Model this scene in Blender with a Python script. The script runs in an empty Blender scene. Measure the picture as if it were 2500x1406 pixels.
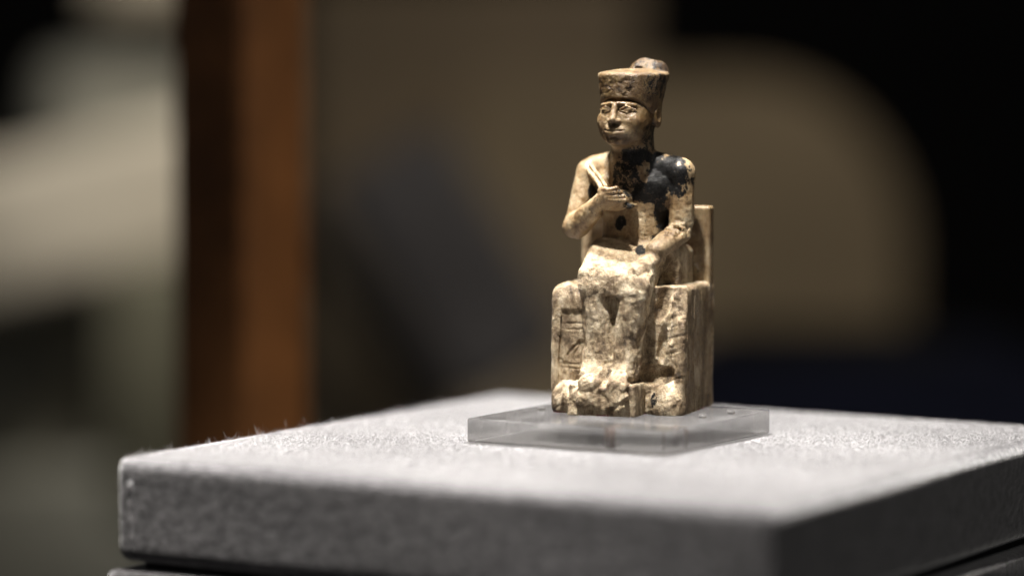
import bpy, bmesh, math, random
import numpy as np
from mathutils import Vector, Matrix

random.seed(7)
RNG = np.random.default_rng(7)
C = bpy.context.scene.collection
S = 0.01                      # shapes are written in centimetres, the scene is in metres
sc = bpy.context.scene

# ------------------------------------------------------------------ camera, world, lamps, exposure
cam_d = bpy.data.cameras.new('camera')
cam = bpy.data.objects.new('camera', cam_d); C.objects.link(cam); sc.camera = cam
cam.location = (-0.02473, -0.6835, 0.07772)
cam.rotation_euler = (math.pi / 2 - 0.069, 0, 0)
cam_d.sensor_width = 36.0
cam_d.lens = 8026 / 2500 * 36.0
cam_d.clip_start = 0.02; cam_d.clip_end = 50
cam_d.dof.use_dof = True
cam_d.dof.focus_distance = 0.676
cam_d.dof.aperture_fstop = 4.2

w = bpy.data.worlds.new('World'); sc.world = w; w.use_nodes = True
w.node_tree.nodes['Background'].inputs[0].default_value = (0.95, 0.97, 1.0, 1)
w.node_tree.nodes['Background'].inputs[1].default_value = 0.025

def lamp(name, kind, loc, target, power, color=(1, 1, 1), **kw):
    d = bpy.data.lights.new(name, kind); d.energy = power; d.color = color
    for k, v in kw.items(): setattr(d, k, v)
    o = bpy.data.objects.new(name, d); C.objects.link(o); o.location = loc
    o.rotation_euler = (Vector(target) - Vector(loc)).to_track_quat('-Z', 'Y').to_euler()
    return o
KEY = (-0.080, -0.205, 0.66)
lamp('showcase_spot', 'SPOT', KEY, (-0.045, -0.03, 0.0), 56, (1.0, 0.955, 0.895), spot_size=math.radians(38), spot_blend=1.0, shadow_soft_size=0.018)
lamp('added_top_spot', 'SPOT', (-0.070, 0.035, 0.70), (-0.055, -0.025, 0.0), 70, (1.0, 0.965, 0.94), spot_size=math.radians(35), spot_blend=1.0, shadow_soft_size=0.02)  # added overhead lamp, brightens the felt top but not the front
lamp('gallery_spot', 'SPOT', (-0.60, 0.25, 1.5), (-0.215, 1.22, 0.0), 130, (1.0, 0.95, 0.87), spot_size=math.radians(13), spot_blend=1.0, shadow_soft_size=0.06)
lamp('added_panel_spot', 'SPOT', (0.45, 0.25, 1.5), (0.010, 1.42, 0.005), 78, (1.0, 0.87, 0.68), spot_size=math.radians(25), spot_blend=1.0, shadow_soft_size=0.08)  # added unseen spot, cone limited so the top of the panel fades
lamp('added_post_spot', 'SPOT', (0.60, 0.12, 0.75), (-0.09, 0.22, -0.07), 13, (1.0, 0.84, 0.6), spot_size=math.radians(19), spot_blend=1.0, shadow_soft_size=0.04)  # added for the right face of the post alone, source unseen
lamp('added_side_fill', 'AREA', (-0.70, -0.45, 1.2), (-0.10, 0.25, 0.0), 0.7, (1.0, 0.86, 0.7), size=0.3)  # added fill for the dark left face of the post

lamp('added_right_fill', 'AREA', (0.85, -0.35, 0.9), (0.0, 0.0, 0.0), 2.4, (1.0, 0.95, 0.88), size=0.3)  # added fill lifting the right face of the plinth out of black
sc.view_settings.view_transform = 'Standard'; sc.view_settings.look = 'None'
sc.view_settings.exposure = 0.0; sc.view_settings.gamma = 1.0
sc.render.engine = 'CYCLES'
sc.cycles.use_denoising = True
sc.cycles.max_bounces = 10; sc.cycles.transmission_bounces = 8
sc.cycles.sample_clamp_indirect = 4.0
sc.cycles.blur_glossy = 0.5

# ------------------------------------------------------------------ materials
def mat(name):
    m = bpy.data.materials.new(name); m.use_nodes = True
    nt = m.node_tree; b = nt.nodes['Principled BSDF']
    return m, nt, b
def node(nt, t, **kw):
    n = nt.nodes.new(t)
    for k, v in kw.items(): setattr(n, k, v)
    return n
def noise(nt, vec, scale, detail=4, rough=0.55, dist=0.0):
    n = node(nt, 'ShaderNodeTexNoise'); n.inputs['Scale'].default_value = scale
    n.inputs['Detail'].default_value = detail; n.inputs['Roughness'].default_value = rough
    n.inputs['Distortion'].default_value = dist
    nt.links.new(vec, n.inputs['Vector']); return n.outputs['Fac']
def ramp(nt, fac, stops):
    r = node(nt, 'ShaderNodeValToRGB'); e = r.color_ramp.elements
    while len(e) > 1: e.remove(e[-1])
    e[0].position, e[0].color = stops[0][0], (*stops[0][1], 1)
    for p, c in stops[1:]:
        x = e.new(p); x.color = (*c, 1)
    nt.links.new(fac, r.inputs[0]); return r.outputs[0]
def mth(nt, op, a, b=None, c=None, clamp=False):
    n = node(nt, 'ShaderNodeMath', operation=op); n.use_clamp = clamp
    for i, x in enumerate((a, b, c)):
        if x is None: continue
        if hasattr(x, 'node'): nt.links.new(x, n.inputs[i])
        else: n.inputs[i].default_value = x
    return n.outputs[0]
def mix(nt, fac, a, b, mode='MIX'):
    n = node(nt, 'ShaderNodeMix', data_type='RGBA', blend_type=mode)
    for i, x in ((0, fac), (6, a), (7, b)):
        if hasattr(x, 'node'): nt.links.new(x, n.inputs[i])
        else: n.inputs[i].default_value = x if i == 0 else (*x, 1)
    return n.outputs[2]
def coords(nt, scale=(100, 100, 100)):
    t = node(nt, 'ShaderNodeTexCoord'); m = node(nt, 'ShaderNodeMapping')
    m.inputs['Scale'].default_value = scale
    nt.links.new(t.outputs['Object'], m.inputs['Vector']); return m.outputs[0]
def attr(nt, name):
    a = node(nt, 'ShaderNodeAttribute'); a.attribute_name = name; return a.outputs['Fac']
def bump(nt, height, strength, dist, normal=None):
    b = node(nt, 'ShaderNodeBump'); b.inputs['Strength'].default_value = strength; b.inputs['Distance'].default_value = dist
    nt.links.new(height, b.inputs['Height'])
    if normal is not None: nt.links.new(normal, b.inputs['Normal'])
    return b.outputs[0]
def plain(name, col, rough=0.8, var=0.25, scale=0.3):
    m, nt, b = mat(name)
    v = coords(nt); f = noise(nt, v, scale, 5)
    lo = tuple(c * (1 - var) for c in col); hi = tuple(min(1, c * (1 + var)) for c in col)
    nt.links.new(ramp(nt, f, [(0.3, lo), (0.7, hi)]), b.inputs['Base Color'])
    b.inputs['Roughness'].default_value = rough
    return m

def ivory_material():
    m, nt, b = mat('carved_ivory')
    v = coords(nt)
    vs = coords(nt, (150, 150, 22))                       # long grain running up the tusk
    tone, pale, black, red, rough_a = (attr(nt, k) for k in ('tone', 'pale', 'black', 'red', 'worn'))
    n1 = noise(nt, v, 2.2, 6, 0.6, 0.6); n2 = noise(nt, v, 9, 5, 0.65, 0.3); n3 = noise(nt, v, 34, 4, 0.7)
    ng = noise(nt, vs, 5, 5, 0.6, 0.2)
    # brown polished ivory of the head, warm tan body, chalky worn base
    brown = ramp(nt, mth(nt, 'ADD', mth(nt, 'MULTIPLY', n1, 0.7), mth(nt, 'MULTIPLY', n2, 0.3)),
                 [(0.36, (0.030, 0.017, 0.009)), (0.45, (0.11, 0.064, 0.026)), (0.53, (0.115, 0.072, 0.027)), (0.64, (0.195, 0.132, 0.056))])
    tan = ramp(nt, mth(nt, 'ADD', mth(nt, 'MULTIPLY', n1, 0.6), mth(nt, 'MULTIPLY', n2, 0.4)),
               [(0.36, (0.095, 0.055, 0.026)), (0.44, (0.26, 0.170, 0.085)), (0.53, (0.36, 0.265, 0.15)), (0.63, (0.47, 0.38, 0.25))])
    n1b = noise(nt, coords(nt, (100, 100, 55)), 3.1, 5, 0.55, 0.5)
    chalk = ramp(nt, mth(nt, 'ADD', mth(nt, 'MULTIPLY', n1b, 0.62), mth(nt, 'ADD', mth(nt, 'MULTIPLY', n2, 0.26), mth(nt, 'MULTIPLY', n3, 0.12))),
                 [(0.37, (0.06, 0.040, 0.022)), (0.44, (0.17, 0.117, 0.065)), (0.505, (0.37, 0.285, 0.178)), (0.58, (0.56, 0.465, 0.325))])
    col = mix(nt, tone, brown, tan); col = mix(nt, pale, col, chalk)
    grain = ramp(nt, ng, [(0.36, (0.62, 0.55, 0.46)), (0.52, (1, 1, 1))])
    col = mix(nt, 0.55, col, grain, 'MULTIPLY')
    # ingrained dirt specks
    sp = mth(nt, 'MULTIPLY', ramp(nt, n3, [(0.39, (1, 1, 1)), (0.45, (0, 0, 0))]), ramp(nt, n1, [(0.42, (0.15, 0.15, 0.15)), (0.6, (0.8, 0.8, 0.8))]))
    col = mix(nt, sp, col, (0.06, 0.043, 0.03))
    # black resin stains: soft mask broken up by fine noise
    br = mth(nt, 'ADD', black, mth(nt, 'ADD', mth(nt, 'MULTIPLY', mth(nt, 'SUBTRACT', n2, 0.5), 1.9), mth(nt, 'MULTIPLY', mth(nt, 'SUBTRACT', n3, 0.5), 1.8)))
    bk = ramp(nt, br, [(0.44, (0, 0, 0)), (0.53, (1, 1, 1))])
    bcol = ramp(nt, n3, [(0.40, (0.004, 0.004, 0.004)), (0.58, (0.010, 0.0095, 0.009)), (0.70, (0.055, 0.05, 0.042))])
    col = mix(nt, bk, col, bcol)
    rd = ramp(nt, mth(nt, 'ADD', red, mth(nt, 'SUBTRACT', n3, 0.5)), [(0.50, (0, 0, 0)), (0.58, (1, 1, 1))])
    col = mix(nt, rd, col, (0.22, 0.012, 0.03))
    nt.links.new(col, b.inputs['Base Color'])
    r0 = mth(nt, 'ADD', mth(nt, 'MULTIPLY', rough_a, 0.34), 0.34)
    r1 = mth(nt, 'ADD', r0, mth(nt, 'MULTIPLY', mth(nt, 'SUBTRACT', n2, 0.5), 0.35))
    r2 = mth(nt, 'MULTIPLY_ADD', bk, 0.04, r1, clamp=True)
    nt.links.new(r2, b.inputs['Roughness'])
    nt.links.new(mth(nt, 'MULTIPLY_ADD', bk, -0.25, 0.5), b.inputs['Specular IOR Level'])
    b.inputs['Subsurface Weight'].default_value = 0.12
    b.inputs['Subsurface Radius'].default_value = (0.0012, 0.0007, 0.0003)
    b.inputs['Subsurface Scale'].default_value = 1.0
    h = mth(nt, 'ADD', mth(nt, 'MULTIPLY', n3, 0.5), mth(nt, 'MULTIPLY', ng, 0.5))
    hb = mth(nt, 'MULTIPLY', h, mth(nt, 'MULTIPLY_ADD', rough_a, 0.72, 0.28))
    nb = bump(nt, hb, 0.85, 0.0006)
    nb = bump(nt, mth(nt, 'MULTIPLY', n2, mth(nt, 'MULTIPLY_ADD', rough_a, 0.75, 0.25)), 0.5, 0.0012, nb)
    nt.links.new(nb, b.inputs['Normal'])
    return m
IVORY = ivory_material()

def felt_material():
    m, nt, b = mat('grey_felt')
    v = coords(nt)
    n1 = noise(nt, v, 5.5, 4, 0.55); n2 = noise(nt, v, 30, 3, 0.6, 0.4)
    f = mth(nt, 'ADD', mth(nt, 'MULTIPLY', n1, 0.75), mth(nt, 'MULTIPLY', n2, 0.25))
    col = ramp(nt, f, [(0.36, (0.066, 0.064, 0.067)), (0.50, (0.099, 0.0955, 0.099)), (0.64, (0.146, 0.141, 0.146))])  # dark base puts the shade of the side faces into the colour
    nt.links.new(col, b.inputs['Base Color'])
    b.inputs['Roughness'].default_value = 1.0
    b.inputs['Specular IOR Level'].default_value = 0.05
    b.inputs['Sheen Weight'].default_value = 1.0
    b.inputs['Sheen Roughness'].default_value = 0.35
    nb = bump(nt, n1, 0.45, 0.0010); nb = bump(nt, n2, 0.5, 0.0003, nb)
    nt.links.new(nb, b.inputs['Normal'])
    return m
FELT = felt_material()
LIT_FIBRE, _nt, _b = mat('lit_felt_fibre')
_b.inputs['Base Color'].default_value = (0.88, 0.87, 0.875, 1); _b.inputs['Roughness'].default_value = 0.8  # paler than the felt: lit look of the top put into colour

def acrylic(name, rough, streak, clear, haze):
    m, nt, b = mat(name)
    b.inputs['Transmission Weight'].default_value = 1.0
    b.inputs['IOR'].default_value = 1.49
    b.inputs['Base Color'].default_value = (0.95, 0.945, 0.935, 1)
    v = coords(nt, (100, 100, 8)); n = noise(nt, v, 8, 5)
    n2 = noise(nt, coords(nt), 30, 4, 0.7)
    nt.links.new(mth(nt, 'MULTIPLY_ADD', n, streak, rough, clamp=True), b.inputs['Roughness'])
    nt.links.new(bump(nt, mth(nt, 'ADD', n, mth(nt, 'MULTIPLY', n2, 0.3)), 0.12, 0.0003), b.inputs['Normal'])
    tr = node(nt, 'ShaderNodeBsdfTransparent'); tr.inputs[0].default_value = (0.97, 0.965, 0.955, 1)
    df = node(nt, 'ShaderNodeBsdfDiffuse'); df.inputs[0].default_value = (0.72, 0.71, 0.70, 1)
    m1 = node(nt, 'ShaderNodeMixShader')
    nb2 = noise(nt, coords(nt, (100, 100, 4)), 1.1, 3, 0.7, 0.3)
    nt.links.new(mth(nt, 'MULTIPLY', ramp(nt, nb2, [(0.36, (0.25, 0.25, 0.25)), (0.62, (2, 2, 2))]), haze), m1.inputs[0])  # haze streaks stand in for refracted blocks inside the plate
    nt.links.new(b.outputs[0], m1.inputs[1]); nt.links.new(df.outputs[0], m1.inputs[2])
    m2 = node(nt, 'ShaderNodeMixShader'); m2.inputs[0].default_value = clear; b.inputs['Coat Weight'].default_value = 0.0
    nt.links.new(m1.outputs[0], m2.inputs[1]); nt.links.new(tr.outputs[0], m2.inputs[2])
    nt.links.new(m2.outputs[0], nt.nodes['Material Output'].inputs['Surface'])
    return m
ACRYL_TOP = acrylic('acrylic_polished', 0.01, 0.05, 0.45, 0.045)
ACRYL_UNDER = acrylic('acrylic_underside', 0.05, 0.05, 0.75, 0.0)
ACRYL_SIDE = acrylic('acrylic_sawn_edge', 0.01, 0.06, 0.18, 0.10)

# ------------------------------------------------------------------ helpers
def link(name, me, material=None, parent=None):
    o = bpy.data.objects.new(name, me); C.objects.link(o)
    if material is not None and me is not None:
        for mm in (material if isinstance(material, (list, tuple)) else [material]): me.materials.append(mm)
    if parent is not None: o.parent = parent
    return o
def thing(name, label, cat, loc=(0, 0, 0), rz=0.0, group=None):
    o = bpy.data.objects.new(name, None); C.objects.link(o); o.empty_display_size = 0.01
    o.location = loc; o.rotation_euler = (0, 0, rz); o['label'] = label; o['category'] = cat
    if group: o['group'] = group
    return o
def from_bm(name, bm, material, parent=None, smooth=True):
    me = bpy.data.meshes.new(name); bm.normal_update(); bm.to_mesh(me); bm.free()
    if smooth:
        for p in me.polygons: p.use_smooth = True
    return link(name, me, material, parent)
def block(lo, hi, bevel=0.0, seg=4, rot=None, cuts=0, wob=0.0):
    """rounded box in centimetres, optionally subdivided and gently uneven"""
    bm = bmesh.new(); bmesh.ops.create_cube(bm, size=1.0)
    lo, hi = Vector(lo), Vector(hi)
    for v in bm.verts: v.co = Vector([(lo[i] + hi[i]) / 2 + v.co[i] * (hi[i] - lo[i]) for i in range(3)])
    if bevel: bmesh.ops.bevel(bm, geom=list(bm.edges), offset=bevel, segments=seg, profile=0.5, affect='EDGES')
    if cuts: bmesh.ops.subdivide_edges(bm, edges=[e for e in bm.edges if e.calc_length() > 0.5], cuts=cuts, use_grid_fill=True)
    if wob:
        for v in bm.verts:
            v.co += Vector((math.sin(v.co.x * 1.7 + v.co.z * 3.1), math.sin(v.co.y * 2.3 + 1.3 * v.co.z), math.sin(v.co.x * 1.1 + v.co.y * 1.6))) * wob
    if rot is not None: bmesh.ops.transform(bm, matrix=rot, verts=bm.verts)
    for v in bm.verts: v.co *= S
    return bm
def tube(pts, radii, n=8):
    bm = bmesh.new(); rings = []
    for i, p in enumerate(pts):
        p = Vector(p); t = (Vector(pts[min(i + 1, len(pts) - 1)]) - Vector(pts[max(i - 1, 0)])).normalized()
        a = t.orthogonal().normalized(); b2 = t.cross(a)
        rings.append([bm.verts.new((p + (a * math.cos(k * 2 * math.pi / n) + b2 * math.sin(k * 2 * math.pi / n)) * radii[i]) * S) for k in range(n)])
    for r0, r1 in zip(rings, rings[1:]):
        for k in range(n): bm.faces.new((r0[k], r0[(k + 1) % n], r1[(k + 1) % n], r1[k]))
    bm.faces.new(rings[0][::-1]); bm.faces.new(rings[-1])
    return bm

# ------------------------------------------------------------------ sculpting: signed distances -> surface nets
def V(*a): return np.array(a, dtype=np.float32)
def ell(p, c, r):
    q = (p - V(*c)); r = V(*r)
    k0 = np.sqrt((( q / r) ** 2).sum(1)) + 1e-9; k1 = np.sqrt(((q / (r * r)) ** 2).sum(1)) + 1e-9
    return k0 * (k0 - 1) / k1
def cap(p, a, b, ra, rb=None):
    rb = ra if rb is None else rb
    a, b = V(*a), V(*b); ba = b - a
    h = np.clip(((p - a) @ ba) / (ba @ ba), 0, 1)
    return np.sqrt(((p - a - h[:, None] * ba) ** 2).sum(1)) - (ra + (rb - ra) * h)
def rbox(p, c, half, r):
    q = np.abs(p - V(*c)) - (V(*half) - r)
    return np.sqrt((np.maximum(q, 0) ** 2).sum(1)) + np.minimum(q.max(1), 0) - r
def smin(a, b, k):
    h = np.maximum(k - np.abs(a - b), 0) / k
    return np.minimum(a, b) - h * h * k * 0.25
def smax(a, b, k): return -smin(-a, -b, k)
def rotz(p, deg):
    c, s = math.cos(math.radians(deg)), math.sin(math.radians(deg))
    return np.stack([p[:, 0] * c - p[:, 1] * s, p[:, 0] * s + p[:, 1] * c, p[:, 2]], 1)
def sstep(x, a, b):
    t = np.clip((x - a) / (b - a), 0, 1); return t * t * (3 - 2 * t)
LAT = RNG.random((64, 64, 64)).astype(np.float32)
def vnoise(p):
    i = np.floor(p).astype(np.int32); f = (p - i).astype(np.float32); f = f * f * (3 - 2 * f)
    x0, y0, z0 = (i & 63).T; x1, y1, z1 = ((i + 1) & 63).T
    fx, fy, fz = f.T
    a = LAT[x0, y0, z0] * (1 - fx) + LAT[x1, y0, z0] * fx; b = LAT[x0, y1, z0] * (1 - fx) + LAT[x1, y1, z0] * fx
    c = LAT[x0, y0, z1] * (1 - fx) + LAT[x1, y0, z1] * fx; d = LAT[x0, y1, z1] * (1 - fx) + LAT[x1, y1, z1] * fx
    return ((a * (1 - fy) + b * fy) * (1 - fz) + (c * (1 - fy) + d * fy) * fz) * 2 - 1
def fbm(p, s, octs=3, gain=0.55):
    out = 0; a = 1.0
    for k in range(octs):
        out = out + a * vnoise(p * V(*s) * (2.03 ** k) + 17.3 * k); a *= gain
    return out
def ridged(p, s, octs=3):
    out = 0; a = 1.0
    for k in range(octs):
        out = out + a * (1 - 2 * np.abs(vnoise(p * V(*s) * (2.1 ** k) + 9.1 * k))); a *= 0.5
    return out

def sculpt(fn, lo, hi, h):
    lo = V(*lo); hi = V(*hi); K = 3
    nc = np.ceil((hi - lo) / (K * h)).astype(int)
    ax = [lo[i] + np.arange(nc[i] + 1) * K * h for i in range(3)]
    g = np.stack(np.meshgrid(*ax, indexing='ij'), -1).reshape(-1, 3).astype(np.float32)
    dc = np.concatenate([fn(g[i:i + 300000]) for i in range(0, len(g), 300000)]).reshape(nc + 1)
    n = nc * K + 1
    near = np.abs(dc) < K * h * 2.4
    act = np.zeros(nc, bool)
    for dx in (0, 1):
        for dy in (0, 1):
            for dz in (0, 1):
                act |= near[dx:nc[0] + dx, dy:nc[1] + dy, dz:nc[2] + dz]
    fine = np.where(np.repeat(np.repeat(np.repeat(dc, K, 0), K, 1), K, 2)[:n[0], :n[1], :n[2]] < 0, -9.0, 9.0).astype(np.float32)
    A = np.argwhere(act) * K
    mask = np.zeros(n, bool)
    off = np.stack(np.meshgrid(*[np.arange(K + 1)] * 3, indexing='ij'), -1).reshape(-1, 3)
    for o in off: mask[A[:, 0] + o[0], A[:, 1] + o[1], A[:, 2] + o[2]] = True
    idx = np.argwhere(mask); P = (lo + idx * h).astype(np.float32)
    vals = np.concatenate([fn(P[i:i + 300000]) for i in range(0, len(P), 300000)])
    fine[idx[:, 0], idx[:, 1], idx[:, 2]] = vals
    ins = fine < 0
    cnt = np.zeros(np.array(n) - 1, np.int8)
    for dx in (0, 1):
        for dy in (0, 1):
            for dz in (0, 1): cnt += ins[dx:n[0] - 1 + dx, dy:n[1] - 1 + dy, dz:n[2] - 1 + dz]
    cells = np.argwhere((cnt > 0) & (cnt < 8))
    cid = np.full(np.array(n) - 1, -1, np.int32); cid[cells[:, 0], cells[:, 1], cells[:, 2]] = np.arange(len(cells))
    corner = off8 = np.array([[a, b, c] for a in (0, 1) for b in (0, 1) for c in (0, 1)])
    cv = np.stack([fine[cells[:, 0] + o[0], cells[:, 1] + o[1], cells[:, 2] + o[2]] for o in off8], 1)
    acc = np.zeros((len(cells), 3), np.float32); num = np.zeros(len(cells), np.float32)
    for a in range(8):
        for b in range(a + 1, 8):
            if np.abs(off8[a] - off8[b]).sum() != 1: continue
            x = (cv[:, a] < 0) != (cv[:, b] < 0)
            t = np.where(x, cv[:, a] / np.where(x, cv[:, a] - cv[:, b], 1), 0)
            t = np.clip(t, 0, 1)
            acc += np.where(x[:, None], off8[a] + t[:, None] * (off8[b] - off8[a]), 0); num += x
    verts = lo + (cells + acc / num[:, None]) * h
    quads = []
    for axis in range(3):
        u, v = (axis + 1) % 3, (axis + 2) % 3
        sl0 = [slice(None)] * 3; sl1 = [slice(None)] * 3
        sl0[axis] = slice(0, -1); sl1[axis] = slice(1, None)
        s0 = ins[tuple(sl0)]; s1 = ins[tuple(sl1)]
        e = np.argwhere(s0 != s1)
        e = e[(e[:, u] > 0) & (e[:, v] > 0) & (e[:, u] < n[u] - 1) & (e[:, v] < n[v] - 1)]
        flip = s0[e[:, 0], e[:, 1], e[:, 2]]
        q = []
        for du, dv in ((-1, -1), (0, -1), (0, 0), (-1, 0)):
            c = e.copy(); c[:, u] += du; c[:, v] += dv
            q.append(cid[c[:, 0], c[:, 1], c[:, 2]])
        q = np.stack(q, 1)
        q[~flip] = q[~flip][:, ::-1]
        quads.append(q[(q >= 0).all(1)])
    return verts.astype(np.float32), np.concatenate(quads)
def np_mesh(name, verts, quads, attrs, material, parent):
    me = bpy.data.meshes.new(name)
    me.vertices.add(len(verts)); me.vertices.foreach_set('co', (verts * S).ravel())
    me.loops.add(quads.size); me.loops.foreach_set('vertex_index', quads.ravel().astype(np.int32))
    me.polygons.add(len(quads)); me.polygons.foreach_set('loop_start', np.arange(0, quads.size, 4, dtype=np.int32))
    me.update(calc_edges=True); me.validate()
    me.polygons.foreach_set('use_smooth', np.ones(len(me.polygons), bool))
    for k, v in attrs.items():
        a = me.attributes.new(k, 'FLOAT', 'POINT'); a.data.foreach_set('value', np.clip(v, 0, 1).astype(np.float32))
    return link(name, me, material, parent)

# ------------------------------------------------------------------ colour zones of the ivory (own stains and wear)
STAINS = [  # centre, radius, strength
    ((0.18, -0.20, 5.28), (0.42, 0.45, 0.20), 1.0), ((-0.03, -0.30, 4.90), (0.27, 0.5, 0.38), 0.62),
    ((0.82, -0.05, 4.84), (0.41, 0.6, 0.44), 1.15), ((0.20, 0.60, 7.16), (0.42, 0.42, 0.22), 0.42), ((0.45, -0.25, 4.50), (0.33, 0.5, 0.22), 0.85),
    ((0.66, 0.0, 4.02), (0.13, 0.5, 0.38), 0.9), ((-0.17, -0.25, 3.88), (0.11, 0.4, 0.13), 0.9),
    ((0.50, -0.30, 3.58), (0.10, 0.25, 0.09), 0.95), ((0.36, -0.50, 3.38), (0.15, 0.25, 0.12), 0.85),
    ((0.05, -0.90, 4.49), (0.20, 0.20, 0.17), 0.36), ((-0.80, 0.0, 4.48), (0.15, 0.5, 0.22), 0.85),
    ((0.83, -1.0, 0.33), (0.13, 0.4, 0.17), 0.62), ((0.55, 0.15, 5.26), (0.12, 0.3, 0.14), 1.0),
    ((0.17, -0.62, 4.24), (0.16, 0.20, 0.10), 0.55), ((-0.60, -0.3, 6.50), (0.12, 0.4, 0.16), 0.45), ((0.45, 0.1, 5.6), (0.2, 0.5, 0.35), 0.55),
    ((0.62, 0.1, 6.75), (0.2, 0.8, 0.35), 0.45), ((-0.45, -0.75, 4.42), (0.16, 0.2, 0.08), 0.35)]
def zones(P, base_tone, base_pale, worn):
    n = fbm(P, (2.2, 2.2, 2.2), 3)
    n2 = fbm(P, (7, 7, 5), 3)
    z = P[:, 2]
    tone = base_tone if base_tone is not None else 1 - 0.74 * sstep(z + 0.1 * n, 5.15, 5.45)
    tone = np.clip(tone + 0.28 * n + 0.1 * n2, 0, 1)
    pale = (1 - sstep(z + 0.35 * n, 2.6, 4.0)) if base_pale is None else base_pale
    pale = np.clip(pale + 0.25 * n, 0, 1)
    bl = np.zeros(len(P), np.float32)
    for c, r, s in STAINS:
        q = np.sqrt((((P - V(*c)) / V(*r)) ** 2).sum(1)) + 0.30 * n + 0.28 * n2
        bl = np.maximum(bl, s * (1 - sstep(q, 0.70, 1.38)))
    red = 0.60 * (1 - sstep(z, 0.02, 0.06)) * sstep(n2, 0.05, 0.5)
    return dict(tone=tone, pale=pale, black=bl, red=red, worn=np.clip(worn + 0.15 * n, 0, 1))

# ------------------------------------------------------------------ the seated statuette
T_PLATE = 0.52
statue = thing('statuette', 'small carved ivory statuette of a seated man in a flat crown holding a flail', 'statuette', (0, 0, (T_PLATE + 0.003) * S), math.radians(-20))
HEAD_TURN = 9

def head(p):
    q = rotz(p, HEAD_TURN)                                  # the face looks a little to its right
    ax = q.copy(); ax[:, 0] = np.abs(ax[:, 0])
    d = ell(q, (0, 0.05, 6.25), (0.57, 0.66, 0.55))
    d = smin(d, ell(q, (0, -0.20, 6.02), (0.535, 0.56, 0.56)), 0.12)
    d = smin(d, ell(q, (0, -0.34, 5.75), (0.44, 0.44, 0.275)), 0.14)
    d = smin(d, ell(ax, (0.26, -0.42, 5.86), (0.22, 0.24, 0.20)), 0.14)
    d = smin(d, ell(q, (0, -0.60, 5.585), (0.23, 0.17, 0.10)), 0.10)
    d = smin(d, ell(ax, (0.32, -0.50, 6.02), (0.17, 0.19, 0.16)), 0.14)
    d = smin(d, cap(ax, (0.07, -0.735, 6.37), (0.38, -0.56, 6.335), 0.035), 0.10)
    d = smax(d, -ell(ax, (0.225, -0.80, 6.245), (0.16, 0.115, 0.08)), 0.06)
    d = smin(d, ell(ax, (0.235, -0.630, 6.245), (0.115, 0.085, 0.062)), 0.02)
    d = smin(d, cap(ax, (0.11, -0.715, 6.255), (0.24, -0.705, 6.312), 0.018), 0.02)
    d = smin(d, cap(ax, (0.24, -0.705, 6.312), (0.40, -0.60, 6.25), 0.018), 0.02)
    d = smin(d, cap(ax, (0.12, -0.71, 6.225), (0.25, -0.69, 6.185), 0.017), 0.02)
    d = smin(d, cap(ax, (0.25, -0.69, 6.185), (0.42, -0.585, 6.235), 0.017), 0.02)
    nose = cap(q, (0, -0.735, 6.33), (0, -0.845, 6.045), 0.055, 0.078)
    nose = smin(nose, ell(ax, (0.085, -0.78, 6.01), (0.06, 0.08, 0.045)), 0.04)
    nose = smax(nose, 5.975 - q[:, 2], 0.03)
    d = smin(d, nose, 0.045)
    d = smax(d, -ell(ax, (0.05, -0.86, 5.955), (0.03, 0.04, 0.03)), 0.02)
    d = smin(d, ell(q, (0, -0.66, 5.80), (0.24, 0.16, 0.15)), 0.08)       # muzzle
    d = smin(d, cap(ax, (0.0, -0.80, 5.845), (0.19, -0.70, 5.815), 0.042, 0.028), 0.03)
    d = smin(d, cap(ax, (0.0, -0.79, 5.745), (0.15, -0.715, 5.765), 0.048, 0.03), 0.03)
    d = smax(d, -cap(ax, (0.0, -0.865, 5.796), (0.235, -0.725, 5.82), 0.018, 0.014), 0.02)
    d = smax(d, -ell(q, (0, -0.86, 5.675), (0.13, 0.09, 0.03)), 0.03)
    # ears
    ear = ell(ax, (0.575, 0.06, 6.09), (0.075, 0.16, 0.24))
    ear = smax(ear, -ell(ax, (0.66, 0.02, 6.12), (0.06, 0.08, 0.14)), 0.03)
    d = smin(d, ear, 0.05)
    # broken chip beside the mouth and eye
    near = sstep(-q[:, 1], 0.35, 0.6)
    d = d + near * 0.009 * ridged(q, (9, 9, 9), 2) * sstep(-q[:, 0] + 0.35 * (6.0 - q[:, 2]), -0.05, 0.2)
    return d + 0.006 * fbm(p, (12, 12, 12), 2)

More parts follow.
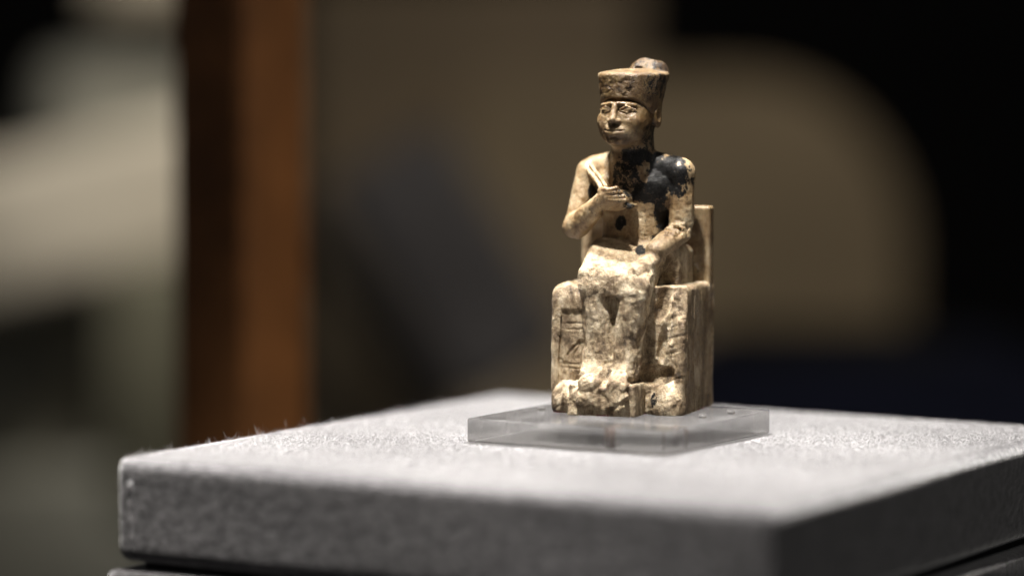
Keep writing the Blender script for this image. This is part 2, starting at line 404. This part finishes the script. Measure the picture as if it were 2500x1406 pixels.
def body(p):
    x, y, z = p.T
    d = np.full(len(p), 9.0, np.float32)
    up = z > 4.9
    if up.any(): d[up] = head(p[up])
    # neck, trapezius, trunk
    d = smin(d, cap(p, (0.0, 0.12, 5.0), (0.0, 0.10, 5.9), 0.47, 0.43), 0.14)
    trunk = ell(p, (0, 0.32, 4.55), (0.99, 0.57, 0.74))
    trunk = smin(trunk, ell(p, (0, 0.32, 3.75), (0.70, 0.54, 0.9)), 0.2)
    ax = p.copy(); ax[:, 0] = np.abs(ax[:, 0])
    trunk = smin(trunk, cap(ax, (0.0, 0.25, 5.15), (0.98, 0.30, 4.98), 0.25, 0.20), 0.16)
    trunk = smin(trunk, cap(ax, (0.15, 0.26, 5.19), (0.88, 0.29, 5.05), 0.22, 0.21), 0.14)
    trunk = smin(trunk, ell(ax, (0.36, -0.02, 4.66), (0.38, 0.21, 0.27)), 0.10)
    trunk = smin(trunk, ell(p, (0.0, 0.28, 3.10), (0.82, 0.62, 0.58)), 0.12)
    trunk = smax(trunk, -cap(p, (0, -0.36, 4.8), (0, -0.30, 3.9), 0.05), 0.10)
    d = smin(d, trunk, 0.09)
    # his right arm, bent across the chest with the fist closed on the flail
    a = cap(p, (-1.00, 0.24, 4.93), (-1.215, -0.08, 3.80), 0.265, 0.215)
    a = smin(a, ell(p, (-0.96, 0.22, 4.88), (0.22, 0.26, 0.26)), 0.1)
    fa = cap(p, (-1.20, -0.16, 3.80), (-0.42, -0.72, 4.36), 0.245, 0.155)
    fa = smin(fa, cap(p, (-1.12, -0.2, 3.72), (-0.60, -0.55, 4.12), 0.205, 0.17), 0.08)
    a = smin(a, fa, 0.05)
    palm = ell(p, (-0.25, -0.80, 4.475), (0.185, 0.13, 0.175))
    a = smin(a, palm, 0.08)
    a = smin(a, cap(p, (-0.40, -0.80, 4.57), (-0.27, -0.88, 4.62), 0.065, 0.055), 0.03)      # thumb over the flail
    for k, (fx, fz, ln) in enumerate(((-0.03, 4.625, 0.060), (0.06, 4.545, 0.060), (0.115, 4.465, 0.056), (0.145, 4.39, 0.050))):
        kx, kz = -0.21 + 0.012 * k, 4.60 - 0.068 * k
        a = smin(a, cap(p, (kx, -0.885, kz), (fx, -0.875, fz), 0.055, ln * 0.8), 0.014)      # four curled fingers
        a = smin(a, cap(p, (fx, -0.875, fz), (fx - 0.03, -0.76, fz - 0.01), ln * 0.8, 0.035), 0.012)
    a = smin(a, rbox(p, (0.16, -0.42, 4.25), (0.08, 0.20, 0.05), 0.03), 0.04)         # stub of the handle below the fist
    d = smin(d, a, 0.035)
    # bridge of ivory left between chest and fist
    d = smin(d, ell(p, (-0.24, -0.44, 4.38), (0.40, 0.40, 0.24)), 0.06)
    # his left arm, down the side and along the thigh
    b = cap(p, (1.00, 0.30, 4.90), (1.0, 0.30, 3.90), 0.282, 0.275)
    b = smin(b, ell(p, (0.97, 0.27, 4.95), (0.30, 0.30, 0.30)), 0.10)
    b = smin(b, cap(p, (0.99, 0.18, 3.70), (0.72, -0.55, 3.36), 0.265, 0.21), 0.06)
    b = smin(b, cap(p, (0.72, -0.50, 3.22), (0.46, -1.14, 2.92), 0.20, 0.15), 0.05)
    d = smin(d, b, 0.03)
    # kilt: two thighs in one wrapped block
    ps = np.stack([x, y, z - 0.50 * np.clip(y + 1.38, 0, 1.15) + 0.15 * x + 0.10 * np.abs(x) ** 2], 1)
    k = rbox(ps, (0.02, -0.40, 2.66), (0.76, 0.98, 0.27), 0.15) * 0.88
    k = smin(k, cap(p, (-0.38, -0.2, 2.85), (-0.37, -0.98, 2.60), 0.42, 0.37), 0.14)
    k = smin(k, rbox(p, (0.12, 0.38, 2.88), (0.99, 0.62, 0.55), 0.22), 0.12)
    k = smax(k, -(p[:, 1] + 1.39), 0.10)
    d = smin(d, k, 0.07)
    # shins and feet, run together by wear
    l = cap(p, (-0.38, -1.02, 2.6), (-0.27, -1.0, 0.8), 0.375, 0.28)
    l = smin(l, cap(p, (0.40, -1.02, 2.5), (0.22, -1.0, 0.8), 0.375, 0.27), 0.04)
    l = smin(l, rbox(p, (-0.02, -0.82, 1.5), (0.52, 0.30, 1.1), 0.1), 0.06)
    l = smin(l, cap(p, (-0.27, -1.1, 0.76), (-0.25, -1.52, 0.60), 0.20, 0.10), 0.16)
    l = smin(l, cap(p, (0.20, -1.1, 0.76), (0.18, -1.50, 0.60), 0.20, 0.10), 0.16)
    sy = np.stack([x, y + 0.98 * np.clip(1.15 - z, 0, 1.2), z], 1)
    l = smin(l, rbox(sy, (-0.08, -1.0, 0.60), (0.56, 0.32, 0.72), 0.20) * 0.70, 0.20)
    l = smax(l, -(y + 1.715), 0.06)
    l = smax(l, -cap(p, (-0.04, -1.42, 1.2), (-0.02, -1.68, 0.66), 0.07, 0.05), 0.06)
    l = smax(l, -cap(p, (-0.02, -1.47, 2.70), (-0.02, -1.35, 1.70), 0.13, 0.05), 0.07)       # groove between the legs
    l = smax(l, -cap(p, (-0.02, -1.33, 1.9), (-0.02, -1.36, 1.1), 0.05, 0.05), 0.05)
    l = smax(l, -ell(p, (-0.0, -1.30, 1.35), (0.04, 0.12, 0.16)), 0.03)
    d = smin(d, l, 0.05)
    # engraved kilt lines and cracks
    d = smax(d, -cap(p, (-0.42, -1.10, 3.045), (0.03, -1.16, 2.985), 0.016), 0.01)
    d = smax(d, -cap(p, (-0.42, -1.18, 3.005), (0.03, -1.24, 2.945), 0.014), 0.01)
    d = smax(d, -cap(p, (0.03, -1.0, 3.0), (0.03, -1.36, 2.72), 0.016), 0.01)
    wear = 1 - sstep(z + 0.4 * x, 2.9, 3.9)
    arm_break = np.exp(-(((x - 1.02) / 0.22) ** 2 + ((y - 0.0) / 0.35) ** 2 + ((z - 3.74) / 0.14) ** 2))
    mid = sstep(z, 3.2, 3.8) * (1 - sstep(z, 4.8, 5.3))
    legs = 1 - sstep(z, 2.0, 2.75)
    pit = sstep(fbm(p, (6, 6, 5), 2), 0.15, 0.75)
    dn = wear * (0.020 * fbm(p, (2.6, 2.6, 2.2), 2) - 0.0 + 0.016 * pit + 0.007 * fbm(p, (14, 14, 9), 2))
    dn += legs * (0.022 * sstep(1.3 - z, 0, 0.6) * ridged(np.stack([x + 0.5 * z, y, z - 0.5 * x], 1), (2.5, 3, 5), 3) + 0.018 * ridged(p, (3.6, 3.6, 2.4), 2) + 0.008 * fbm(p, (9, 9, 2.5), 2))
    dn += 0.085 * arm_break * ridged(p, (7, 7, 7), 3)
    dn += mid * (0.009 * fbm(p, (5, 5, 5), 3) + 0.008 * sstep(fbm(p, (8, 8, 8), 2), 0.25, 0.8))
    return d + dn
H = 0.0155
vb, qb = sculpt(body, (-1.62, -1.95, -0.1), (1.45, 1.0, 6.75), H)
vb[:, 2] = np.maximum(vb[:, 2], 0.02)
worn_b = 0.15 + 0.85 * (1 - sstep(vb[:, 2] + 0.3 * np.abs(vb[:, 0]), 3.1, 4.1))
body_o = np_mesh('body', vb, qb, zones(vb, None, None, worn_b), IVORY, statue)

def crown(p):
    q = rotz(p, HEAD_TURN); x, y, z = q.T
    t = np.clip((z - 6.2) / 0.85, 0, 1.1)
    rx = 0.60 + 0.145 * t; ry = 0.66 + 0.155 * t; cy = 0.03 + 0.09 * t * t
    d = (np.sqrt((x / rx) ** 2 + ((y - cy) / ry) ** 2) - 1) * rx
    top = (z - (6.985 + 0.10 * np.clip(1 - (x / 0.75) ** 2 - ((y - 0.12) / 0.8) ** 2, 0, 1))) * 0.95
    d = smax(d, top, 0.07)
    low = 6.475 - 0.36 * sstep(y, -0.66, 0.0) - 0.22 * sstep(y, 0.12, 0.45)
    d = smax(d, (low - z) * 0.75, 0.02)
    # broken root of the tall back piece
    spire = ell(q, (0.10, 0.62, 6.96), (0.43, 0.40, 0.365))
    spire = smax(spire, z - 7.315 + 0.10 * np.maximum(0, x - 0.1), 0.06)
    spire = smax(spire, 0.24 + 0.75 * (z - 7.0) - y, 0.05)
    spire = smax(spire, -ell(q, (0.02, 0.27, 7.06), (0.16, 0.14, 0.07)), 0.03)
    d = smin(d, spire, 0.05)
    back = cap(q, (0.10, 0.82, 6.98), (0.05, 0.62, 6.2), 0.23, 0.10)
    back = smax(back, z - 7.04, 0.03)
    d = smin(d, back + 0.03 * ridged(p, (8, 8, 5), 2), 0.04)
    rough = 1 - sstep(np.abs(x + 0.1), 0.3, 0.55)
    rough = rough * (1 - sstep(np.abs(z - 6.74), 0.16, 0.27)) * sstep(-y, 0.2, 0.5)
    d = d + rough * (0.010 * ridged(p + 0.08 * fbm(p, (5, 5, 5), 2)[:, None], (5, 5, 8), 2) + 0.012 * sstep(fbm(p, (9, 9, 9), 2), 0.1, 0.7) + 0.006 * fbm(p, (17, 17, 17), 2)) + 0.03 * sstep(y, 0.0, 0.3) * sstep(z, 7.0, 7.15) * fbm(p, (3, 3, 4), 2) + 0.006 * fbm(p, (5, 5, 5), 3)
    return d
vc, qc = sculpt(crown, (-0.95, -0.95, 5.5), (1.0, 1.3, 7.5), 0.0145)
np_mesh('crown', vc, qc, zones(vc, np.clip(0.0 - 0.2 * sstep(vc[:, 2], 6.98, 7.1) + 0.20 * np.exp(-((vc[:, 2] - 7.0) / 0.06) ** 2), 0, 1), np.zeros(len(vc)), np.full(len(vc), 0.42)), IVORY, statue)

def flail(p):
    path = [(-1.04, 0.16, 5.10), (-0.97, 0.02, 5.00), (-0.78, -0.20, 4.87), (-0.56, -0.48, 4.73), (-0.37, -0.80, 4.60)]
    d = None
    for ox, oz, r in ((0.0, 0.0, 0.047), (0.085, 0.055, 0.042)):
        for a, b in zip(path, path[1:]):
            c = cap(p, (a[0] + ox, a[1], a[2] + oz), (b[0] + ox, b[1], b[2] + oz), r)
            d = c if d is None else smin(d, c, 0.012)
    return d + 0.006 * fbm(p, (9, 9, 9), 2)
vf, qf = sculpt(flail, (-1.25, -1.0, 4.4), (-0.1, 0.35, 5.4), 0.013)
np_mesh('flail', vf, qf, zones(vf, np.ones(len(vf)), np.full(len(vf), 0.25), np.full(len(vf), 0.3)), IVORY, statue)

def throne(p):
    x, y, z = p.T
    d = rbox(p, (0, 0.175, 1.30), (1.45, 1.075, 1.33), 0.10)
    lf = 9 * sstep(x, -0.75, -0.5)
    d = smax(d, -(y + 0.9) * 0.72 + (z - 2.63) * 0.69 + 0.09 - lf, 0.16)
    d = smax(d, -(x + 1.45) * 0.62 - (y + 0.9) * 0.3 + (z - 2.63) * 0.72 + 0.07 - lf, 0.16)
    # lower right front corner breaks forward
    d = smin(d, ell(p, (1.08, -0.86, 0.20), (0.40, 0.28, 0.46)), 0.08)
    # gouges in the right front panel
    sx = np.stack([x - 0.24 * (z - 2.35), y, z], 1)
    d = smax(d, -ell(sx, (0.99, -0.80, 2.38), (0.16, 0.17, 0.46)), 0.02)
    sx = np.stack([x - 0.10 * (z - 1.45), y, z], 1)
    d = smax(d, -ell(sx, (0.95, -0.80, 1.42), (0.10, 0.13, 0.36)), 0.02)
    d = smax(d, -cap(p, (1.24, -0.91, 2.68), (1.24, -0.91, 0.9), 0.05, 0.03), 0.02)
    d = smax(d, -ell(p, (0.82, -0.84, 0.80), (0.36, 0.16, 0.20)), 0.05)
    n = V(0.62, -0.74, 0.22); n = n / np.sqrt((n * n).sum())
    d = smax(d, (p - V(1.42, -0.86, 2.25)) @ n + 0.13 - 0.3 * sstep(2.1 - z, 0.0, 0.9), 0.03)   # chipped front corner
    d = smax(d, -rbox(p, (0.86, -0.96, 1.65), (0.29, 0.14, 0.95), 0.06), 0.05)
    # left front panel: sunk field with worn incised signs
    d = smax(d, -rbox(p, (-0.92, -0.97, 1.2), (0.31, 0.115, 0.92), 0.03), 0.03)
    cut = [((-1.24, 1.95), (-1.26, 0.62), 0.022), ((-1.12, 1.82), (-0.76, 1.83), 0.020), ((-1.10, 1.70), (-0.76, 1.71), 0.018),
           ((-1.06, 1.61), (-0.93, 1.61), 0.016), ((-0.80, 1.47), (-0.98, 1.31), 0.028), ((-0.98, 1.31), (-1.09, 1.17), 0.024),
           ((-0.78, 1.44), (-0.90, 1.26), 0.020), ((-0.90, 1.26), (-0.95, 1.17), 0.018), ((-1.22, 0.985), (-0.83, 0.98), 0.020),
           ((-1.23, 0.90), (-0.76, 0.885), 0.020), ((-0.84, 0.98), (-0.84, 0.89), 0.016), ((-1.08, 0.86), (-1.11, 0.42), 0.020),
           ((-0.98, 0.80), (-0.98, 0.68), 0.016), ((-0.88, 0.82), (-0.88, 0.68), 0.016)]
    for a, b, r in cut:
        for yy in (-0.862,):
            d = smax(d, -cap(p, (a[0], yy, a[1]), (b[0], yy, b[1]), r * 1.25), 0.010)
    front = sstep(-y, 0.55, 0.85)
    side = sstep(x, 1.25, 1.4)
    pit = sstep(fbm(p, (6, 6, 5), 2), 0.15, 0.75)
    dn = front * (0.018 * fbm(p, (2.6, 2.6, 2.2), 2) + 0.018 * pit + 0.007 * fbm(p, (12, 12, 3.5), 3))
    st = np.stack([x + 0.55 * z, y, z - 0.3 * x], 1)
    dn += front * sstep(x, 0.5, 0.75) * 0.010 * ridged(st, (2.2, 2.2, 7), 2)
    dn += side * (0.024 * fbm(p, (11, 13, 1.8), 3) + 0.014 * ridged(p, (6, 14, 1.3), 2)) * (1 - sstep(front, 0, 1) * 0.5)
    dn += (1 - front) * (1 - side) * 0.012 * fbm(p, (5, 5, 5), 3)
    crack = np.maximum(0, 0.012 - np.abs(y - 0.93 - 0.02 * np.sin(z * 4))) * side * (1 - sstep(z, 0.9, 1.3))
    return d + dn + crack * 2.0
vt, qt = sculpt(throne, (-1.62, -1.3, -0.08), (1.62, 1.4, 2.85), 0.017)
vt[:, 2] = np.maximum(vt[:, 2], 0.0)
sidew = sstep(vt[:, 0], 1.3, 1.42)  # side is browner, with part of its shade put into the tone
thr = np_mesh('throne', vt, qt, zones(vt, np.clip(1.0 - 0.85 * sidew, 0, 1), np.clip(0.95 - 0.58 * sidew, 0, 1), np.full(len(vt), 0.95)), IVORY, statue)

def slab(p):
    d = rbox(p, (0.02, 1.085, 3.38), (1.42, 0.155, 0.83), 0.06)
    d = smin(d, rbox(p, (0.0, 0.93, 3.7), (0.6, 0.12, 0.45), 0.08), 0.05)
    return d + 0.007 * fbm(p, (9, 9, 1.5), 3) + 0.008 * fbm(p, (3, 3, 3), 2)
vs, qs = sculpt(slab, (-1.55, 0.7, 2.45), (1.6, 1.4, 4.35), 0.02)
np_mesh('back_slab', vs, qs, zones(vs, np.full(len(vs), 0.45), np.full(len(vs), 0.0), np.full(len(vs), 0.35)), IVORY, thr)

def plinth(p):
    x, y, z = p.T
    d = rbox(p, (-0.13, -1.17, 0.31), (0.73, 0.41, 0.35), 0.06)
    d = smin(d, ell(p, (-1.02, -1.02, 0.22), (0.36, 0.30, 0.44)), 0.10)
    d = smax(d, -cap(p, (-0.98, -1.36, 0.5), (-1.02, -1.34, 0.0), 0.05), 0.05)
    left = sstep(-x, -0.45, -0.2)
    return d + left * (0.030 * fbm(p, (3.0, 3.0, 3.0), 3, 0.5) + 0.018 * ridged(np.stack([x + 0.5 * z, y, z - 0.5 * x], 1), (2.5, 3, 5), 3)) + 0.010 * fbm(p, (8, 8, 8), 2)
vp, qp = sculpt(plinth, (-1.5, -1.95, -0.06), (0.75, -0.55, 0.85), 0.017)
vp[:, 2] = np.maximum(vp[:, 2], 0.0)
np_mesh('foot_base', vp, qp, zones(vp, np.ones(len(vp)), np.full(len(vp), 1.0), np.full(len(vp), 1.0)), IVORY, statue)

# ------------------------------------------------------------------ acrylic plate with its holding pins
YAW = -0.541
plate = thing('acrylic_plate', 'clear square acrylic plate under the statuette, sawn edges and holding pins', 'display stand', (0, 0, 0.0003), YAW)
bm = block((-2.003, -3.253, 0), (2.583, 1.333, T_PLATE - 0.03), 0.035, 3)
for f in bm.faces: f.material_index = 0 if f.normal.z > 0.9 else 2 if f.normal.z < -0.9 else 1
plate_o = from_bm('base_plate', bm, [ACRYL_TOP, ACRYL_SIDE, ACRYL_UNDER], plate, smooth=False)
REFRACT = plain('refraction_brown', (0.085, 0.06, 0.05), 0.5, 0.2, 1.0)
for lx, ly, r in ((1.15, -2.7, 0.12), (2.2, -2.1, 0.07)):  # added bars imitating brown refractions inside the plate
    from_bm('refraction_bar', tube([(lx, ly, 0.03), (lx, ly, 0.25), (lx, ly, T_PLATE - 0.07)], [r, r, r], 16), REFRACT, plate)
PIN = acrylic('clear_pin', 0.03, 0.0, 0.45, 0.07)
ca, sa = math.cos(YAW), math.sin(YAW)
for X, Y in ((-1.86, -0.24), (1.41, -1.74), (2.04, -0.96)):
    lx, ly = X * ca + Y * sa, -X * sa + Y * ca
    bm = bmesh.new()
    prof = [(0.0, 0.085), (0.045, 0.080), (0.078, 0.055), (0.085, 0.025), (0.075, 0.0)]
    rings = []
    for r, z in prof[1:]:
        rings.append([bm.verts.new(((lx + r * math.cos(k * math.pi / 8)) * S, (ly + r * math.sin(k * math.pi / 8)) * S, (T_PLATE - 0.03 + z) * S)) for k in range(16)])
    topv = bm.verts.new((lx * S, ly * S, (T_PLATE - 0.03 + 0.085) * S))
    for k in range(16): bm.faces.new((topv, rings[0][k], rings[0][(k + 1) % 16]))
    for a, b in zip(rings, rings[1:]):
        for k in range(16): bm.faces.new((a[k], b[k], b[(k + 1) % 16], a[(k + 1) % 16]))
    bm.faces.new(rings[-1][::-1])
    from_bm('holding_pin', bm, PIN, plate)

# ------------------------------------------------------------------ felt covered plinth
ped = thing('display_plinth', 'grey felt covered plinth of two slabs with a dark gap between them', 'plinth', (0, 0, 0), YAW)
PX0, PX1, PY0, PY1 = -6.70, 7.70, -8.85, 5.90
def felt_block(lo, hi, r, amp):
    bm = block(lo, hi, r, 6, cuts=10)
    for v in bm.verts:
        q = v.co / S
        v.co.z += 0.25 * S * amp * (math.sin(q.x * 0.9 + 0.3 * q.y) + math.sin(q.y * 1.3 + 2 + 0.4 * q.x)) * 0.5
        v.co.x += S * amp * math.sin(q.z * 2.1 + q.y * 0.8); v.co.y += S * amp * math.sin(q.z * 1.7 + q.x * 0.7)
    return bm
from_bm('upper_slab', felt_block((PX0, PY0, -2.05), (PX1, PY1, 0.0), 0.27, 0.012), FELT, ped)
from_bm('lower_slab', felt_block((PX0 - 0.12, PY0 - 0.12, -12), (PX1 + 0.1, PY1 + 0.1, -2.22), 0.14, 0.012), FELT, ped)
core = plain('dark_core_board', (0.03, 0.028, 0.027))
from_bm('core_board', block((PX0 + 0.45, PY0 + 0.4, -2.4), (PX1 - 0.4, PY1 - 0.4, -1.98), 0.02, 1), core, ped, smooth=False)
from_bm('pedestal', block((PX0 + 0.3, PY0 + 0.3, -110), (PX1 - 0.3, PY1 - 0.3, -11.9), 0.1, 2), core, ped, smooth=False)
# sewn corner seam on the front face
pts = [(PX0 + 0.42 + 0.02 * math.sin(k), PY0 - 0.005 - 0.012 * (k % 2), -0.42 - 0.145 * k) for k in range(11)]
from_bm('corner_seam', tube(pts, [0.045, 0.035, 0.022, 0.03, 0.02, 0.032, 0.022, 0.03, 0.034, 0.024, 0.03], 6), FELT, ped)
# felt fibres, pale to put lit brightness into the top: uncountable, one hair-curve object
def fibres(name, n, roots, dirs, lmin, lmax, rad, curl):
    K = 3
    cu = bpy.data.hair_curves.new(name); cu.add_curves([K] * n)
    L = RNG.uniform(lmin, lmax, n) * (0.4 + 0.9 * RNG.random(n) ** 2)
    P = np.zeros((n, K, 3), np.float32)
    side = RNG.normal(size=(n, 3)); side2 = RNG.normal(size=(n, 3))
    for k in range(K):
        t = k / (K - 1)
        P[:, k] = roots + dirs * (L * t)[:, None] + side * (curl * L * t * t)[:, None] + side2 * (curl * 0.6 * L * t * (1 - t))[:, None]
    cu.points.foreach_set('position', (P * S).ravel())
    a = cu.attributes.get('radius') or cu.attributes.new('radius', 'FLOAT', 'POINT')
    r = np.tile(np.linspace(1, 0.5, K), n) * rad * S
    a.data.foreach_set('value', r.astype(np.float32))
    o = link(name, cu, LIT_FIBRE, ped); o['kind'] = 'stuff'
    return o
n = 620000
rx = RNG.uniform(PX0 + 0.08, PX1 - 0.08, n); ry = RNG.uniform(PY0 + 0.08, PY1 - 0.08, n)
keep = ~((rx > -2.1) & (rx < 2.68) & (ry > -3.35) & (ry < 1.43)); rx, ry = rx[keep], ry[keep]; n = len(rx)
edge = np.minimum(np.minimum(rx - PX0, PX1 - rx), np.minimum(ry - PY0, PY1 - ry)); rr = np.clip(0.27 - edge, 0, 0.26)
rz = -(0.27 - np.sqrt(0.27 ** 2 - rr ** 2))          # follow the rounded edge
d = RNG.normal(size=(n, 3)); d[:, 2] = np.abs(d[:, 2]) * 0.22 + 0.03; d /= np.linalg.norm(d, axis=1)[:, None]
fibres('lit_felt_fibre', n, np.stack([rx, ry, rz - 0.010], 1), d, 0.018, 0.042, 0.0023, 0.5)
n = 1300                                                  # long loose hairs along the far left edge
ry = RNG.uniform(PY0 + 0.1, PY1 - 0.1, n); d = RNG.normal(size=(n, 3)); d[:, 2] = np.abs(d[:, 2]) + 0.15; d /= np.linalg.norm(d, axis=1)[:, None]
fibres('lit_felt_fibre', n, np.stack([np.full(n, PX0 + 0.16) + RNG.uniform(-0.08, 0.1, n), ry, np.full(n, -0.035)], 1), d, 0.02, 0.075, 0.0011, 1.4)

# ------------------------------------------------------------------ the dark gallery behind
WALL = plain('dark_gallery_wall', (0.016, 0.014, 0.013), 0.9, 0.35, 0.02)
FLOOR = plain('dark_gallery_floor', (0.03, 0.028, 0.03), 0.6, 0.2, 0.05)
def structure(name, bm, m):
    o = from_bm(name, bm, m, None, smooth=False); o['kind'] = 'structure'; return o
structure('wall', block((-160, 260, -110), (190, 270, 190)), WALL)
structure('floor', block((-160, -120, -115), (190, 259.6, -110)), FLOOR)

def rot_y(deg, c): return Matrix.Translation(Vector(c)) @ Matrix.Rotation(math.radians(deg), 4, 'Y') @ Matrix.Translation(-Vector(c))
def rot_z(deg, c): return Matrix.Translation(Vector(c)) @ Matrix.Rotation(math.radians(deg), 4, 'Z') @ Matrix.Translation(-Vector(c))
def rot_x(deg, c): return Matrix.Translation(Vector(c)) @ Matrix.Rotation(math.radians(deg), 4, 'X') @ Matrix.Translation(-Vector(c))
def tagged(o, label, cat, group=None):
    o['label'] = label; o['category'] = cat
    if group: o['group'] = group
    return o

WOOD = plain('red_brown_wood', (0.215, 0.088, 0.028), 0.45, 0.3, 0.6)
tagged(from_bm('wooden_post', block((-11.28, 20.6, -110), (-8.58, 23.3, 90), 0.25, 3, rot_z(52, (-9.93, 21.95, 0))), WOOD),
       'red brown wooden post standing close behind the left of the plinth', 'post')
STONE = plain('pale_limestone', (0.52, 0.47, 0.38), 0.9, 0.2, 0.15)
OLIVE = plain('olive_stone', (0.20, 0.19, 0.13), 0.9, 0.2, 0.12)
GREY = plain('grey_green_stone', (0.22, 0.215, 0.18), 0.9, 0.25, 0.12)
BLUE = plain('slate_blue_stone', (0.34, 0.315, 0.31), 0.7, 0.25, 0.12)
TAUPE = plain('taupe_panel', (0.185, 0.15, 0.103), 0.9, 0.25, 0.05)
BLACKP = plain('black_paint', (0.01, 0.01, 0.011), 0.5, 0.3, 0.2)

LIT_WALL = plain('lit_wall_brown', (0.125, 0.098, 0.068), 0.8, 0.3, 0.06)
NAVY = plain('dark_blue_cloth', (0.03, 0.035, 0.075), 0.9, 0.3, 0.1)
def stone(name, lo, hi, bev, m, label, cat, tilt=0.0, turn=0.0, group=None):
    c = [(a + b) / 2 for a, b in zip(lo, hi)]
    return tagged(from_bm(name, block(lo, hi, bev, 4, rot_y(tilt, c) @ rot_z(turn, c)), m), label, cat, group)
stone('stone_slab', (-42, 118, -5.6), (-17.0, 126, 2.6), 1.2, STONE, 'pale limestone slab lying aslant, brightly lit, left of the brown post', 'stone', -13, 8)
stone('stone_block', (-31, 128, 0.5), (-21.5, 136, 7.6), 1.6, GREY, 'grey green stone block above and behind the bright slab', 'stone', 4, 20)
stone('stone_block', (-24.6, 112, -18), (-17.0, 117, -3.6), 0.8, OLIVE, 'olive lit stone block under the right end of the slanting slab', 'stone', 0, 20)
stone('stone_block', (-37, 124, -24), (-27.8, 132, -6.8), 1.2, GREY, 'dull grey stone block under the left end of the slanting slab', 'stone', 3, -12)
stone('stone_ledge', (-28, 132, 10.8), (-20, 140, 14.5), 0.5, STONE, 'pale ledge at the top edge of the picture left of the post', 'stone')
stone('bench', (-50, 121, -110), (-16, 142, -16), 0.6, GREY, 'dim grey bench carrying the stone blocks behind the plinth', 'bench')
stone('lit_wall_board', (-16.5, 150, -60), (6.0, 153, 13.5), 0.4, LIT_WALL, 'added brown board standing in for the lit left part of the wall', 'board', 0, -4)  # added board: light on the left of the wall put into brown
stone('slate_block', (-9.0, 92, -9.0), (-2.5, 99, 4.0), 1.2, BLUE, 'rounded slate blue block in the dusk right of the post', 'stone', -32, 10)
stone('taupe_board', (-13.2, 106.5, -60), (-5.4, 109, -1.6), 0.4, TAUPE, 'short taupe board low down right of the wooden post', 'board', 0, 12)
stone('leaning_plank', (-8.6, 82, -13), (-7.4, 84, 2.0), 0.3, BLACKP, 'black plank leaning diagonally before the slate block', 'plank', -35)
stone('bench', (6.0, 90, -110), (24, 108, -7.0), 0.6, NAVY, 'dark blue draped bench far right behind the plinth', 'bench')
from math import pi
def arched_panel():
    bm = bmesh.new(); x0, x1, z0, z1, r = -5.6, 22.8, -60.0, 6.9, 11.0
    out = [(x0, z0), (x1, z0)] + [(x1 - r + r * math.cos(t * pi / 20), z1 - r + r * math.sin(t * pi / 20)) for t in range(11)] + [(x0 + 3 - 3 * math.sin(t * pi / 20), z1 - 3 + 3 * math.cos(t * pi / 20)) for t in range(11)]

    fr = [bm.verts.new((x * S, 1.42, z * S)) for x, z in out]; bk = [bm.verts.new((x * S, 1.44, z * S)) for x, z in out]
    bm.faces.new(fr[::-1]); bm.faces.new(bk)
    for i in range(len(out)):
        j = (i + 1) % len(out); bm.faces.new((fr[i], fr[j], bk[j], bk[i]))
    bmesh.ops.recalc_face_normals(bm, faces=bm.faces); return bm
tagged(from_bm('arched_panel', arched_panel(), TAUPE, None, smooth=False), 'large taupe panel with a rounded top behind the statuette', 'panel')
stone('low_box', (7.4, 94, -40), (19, 99, -5.6), 0.5, BLACKP, 'black box in front of the taupe panel, right of the throne', 'box')
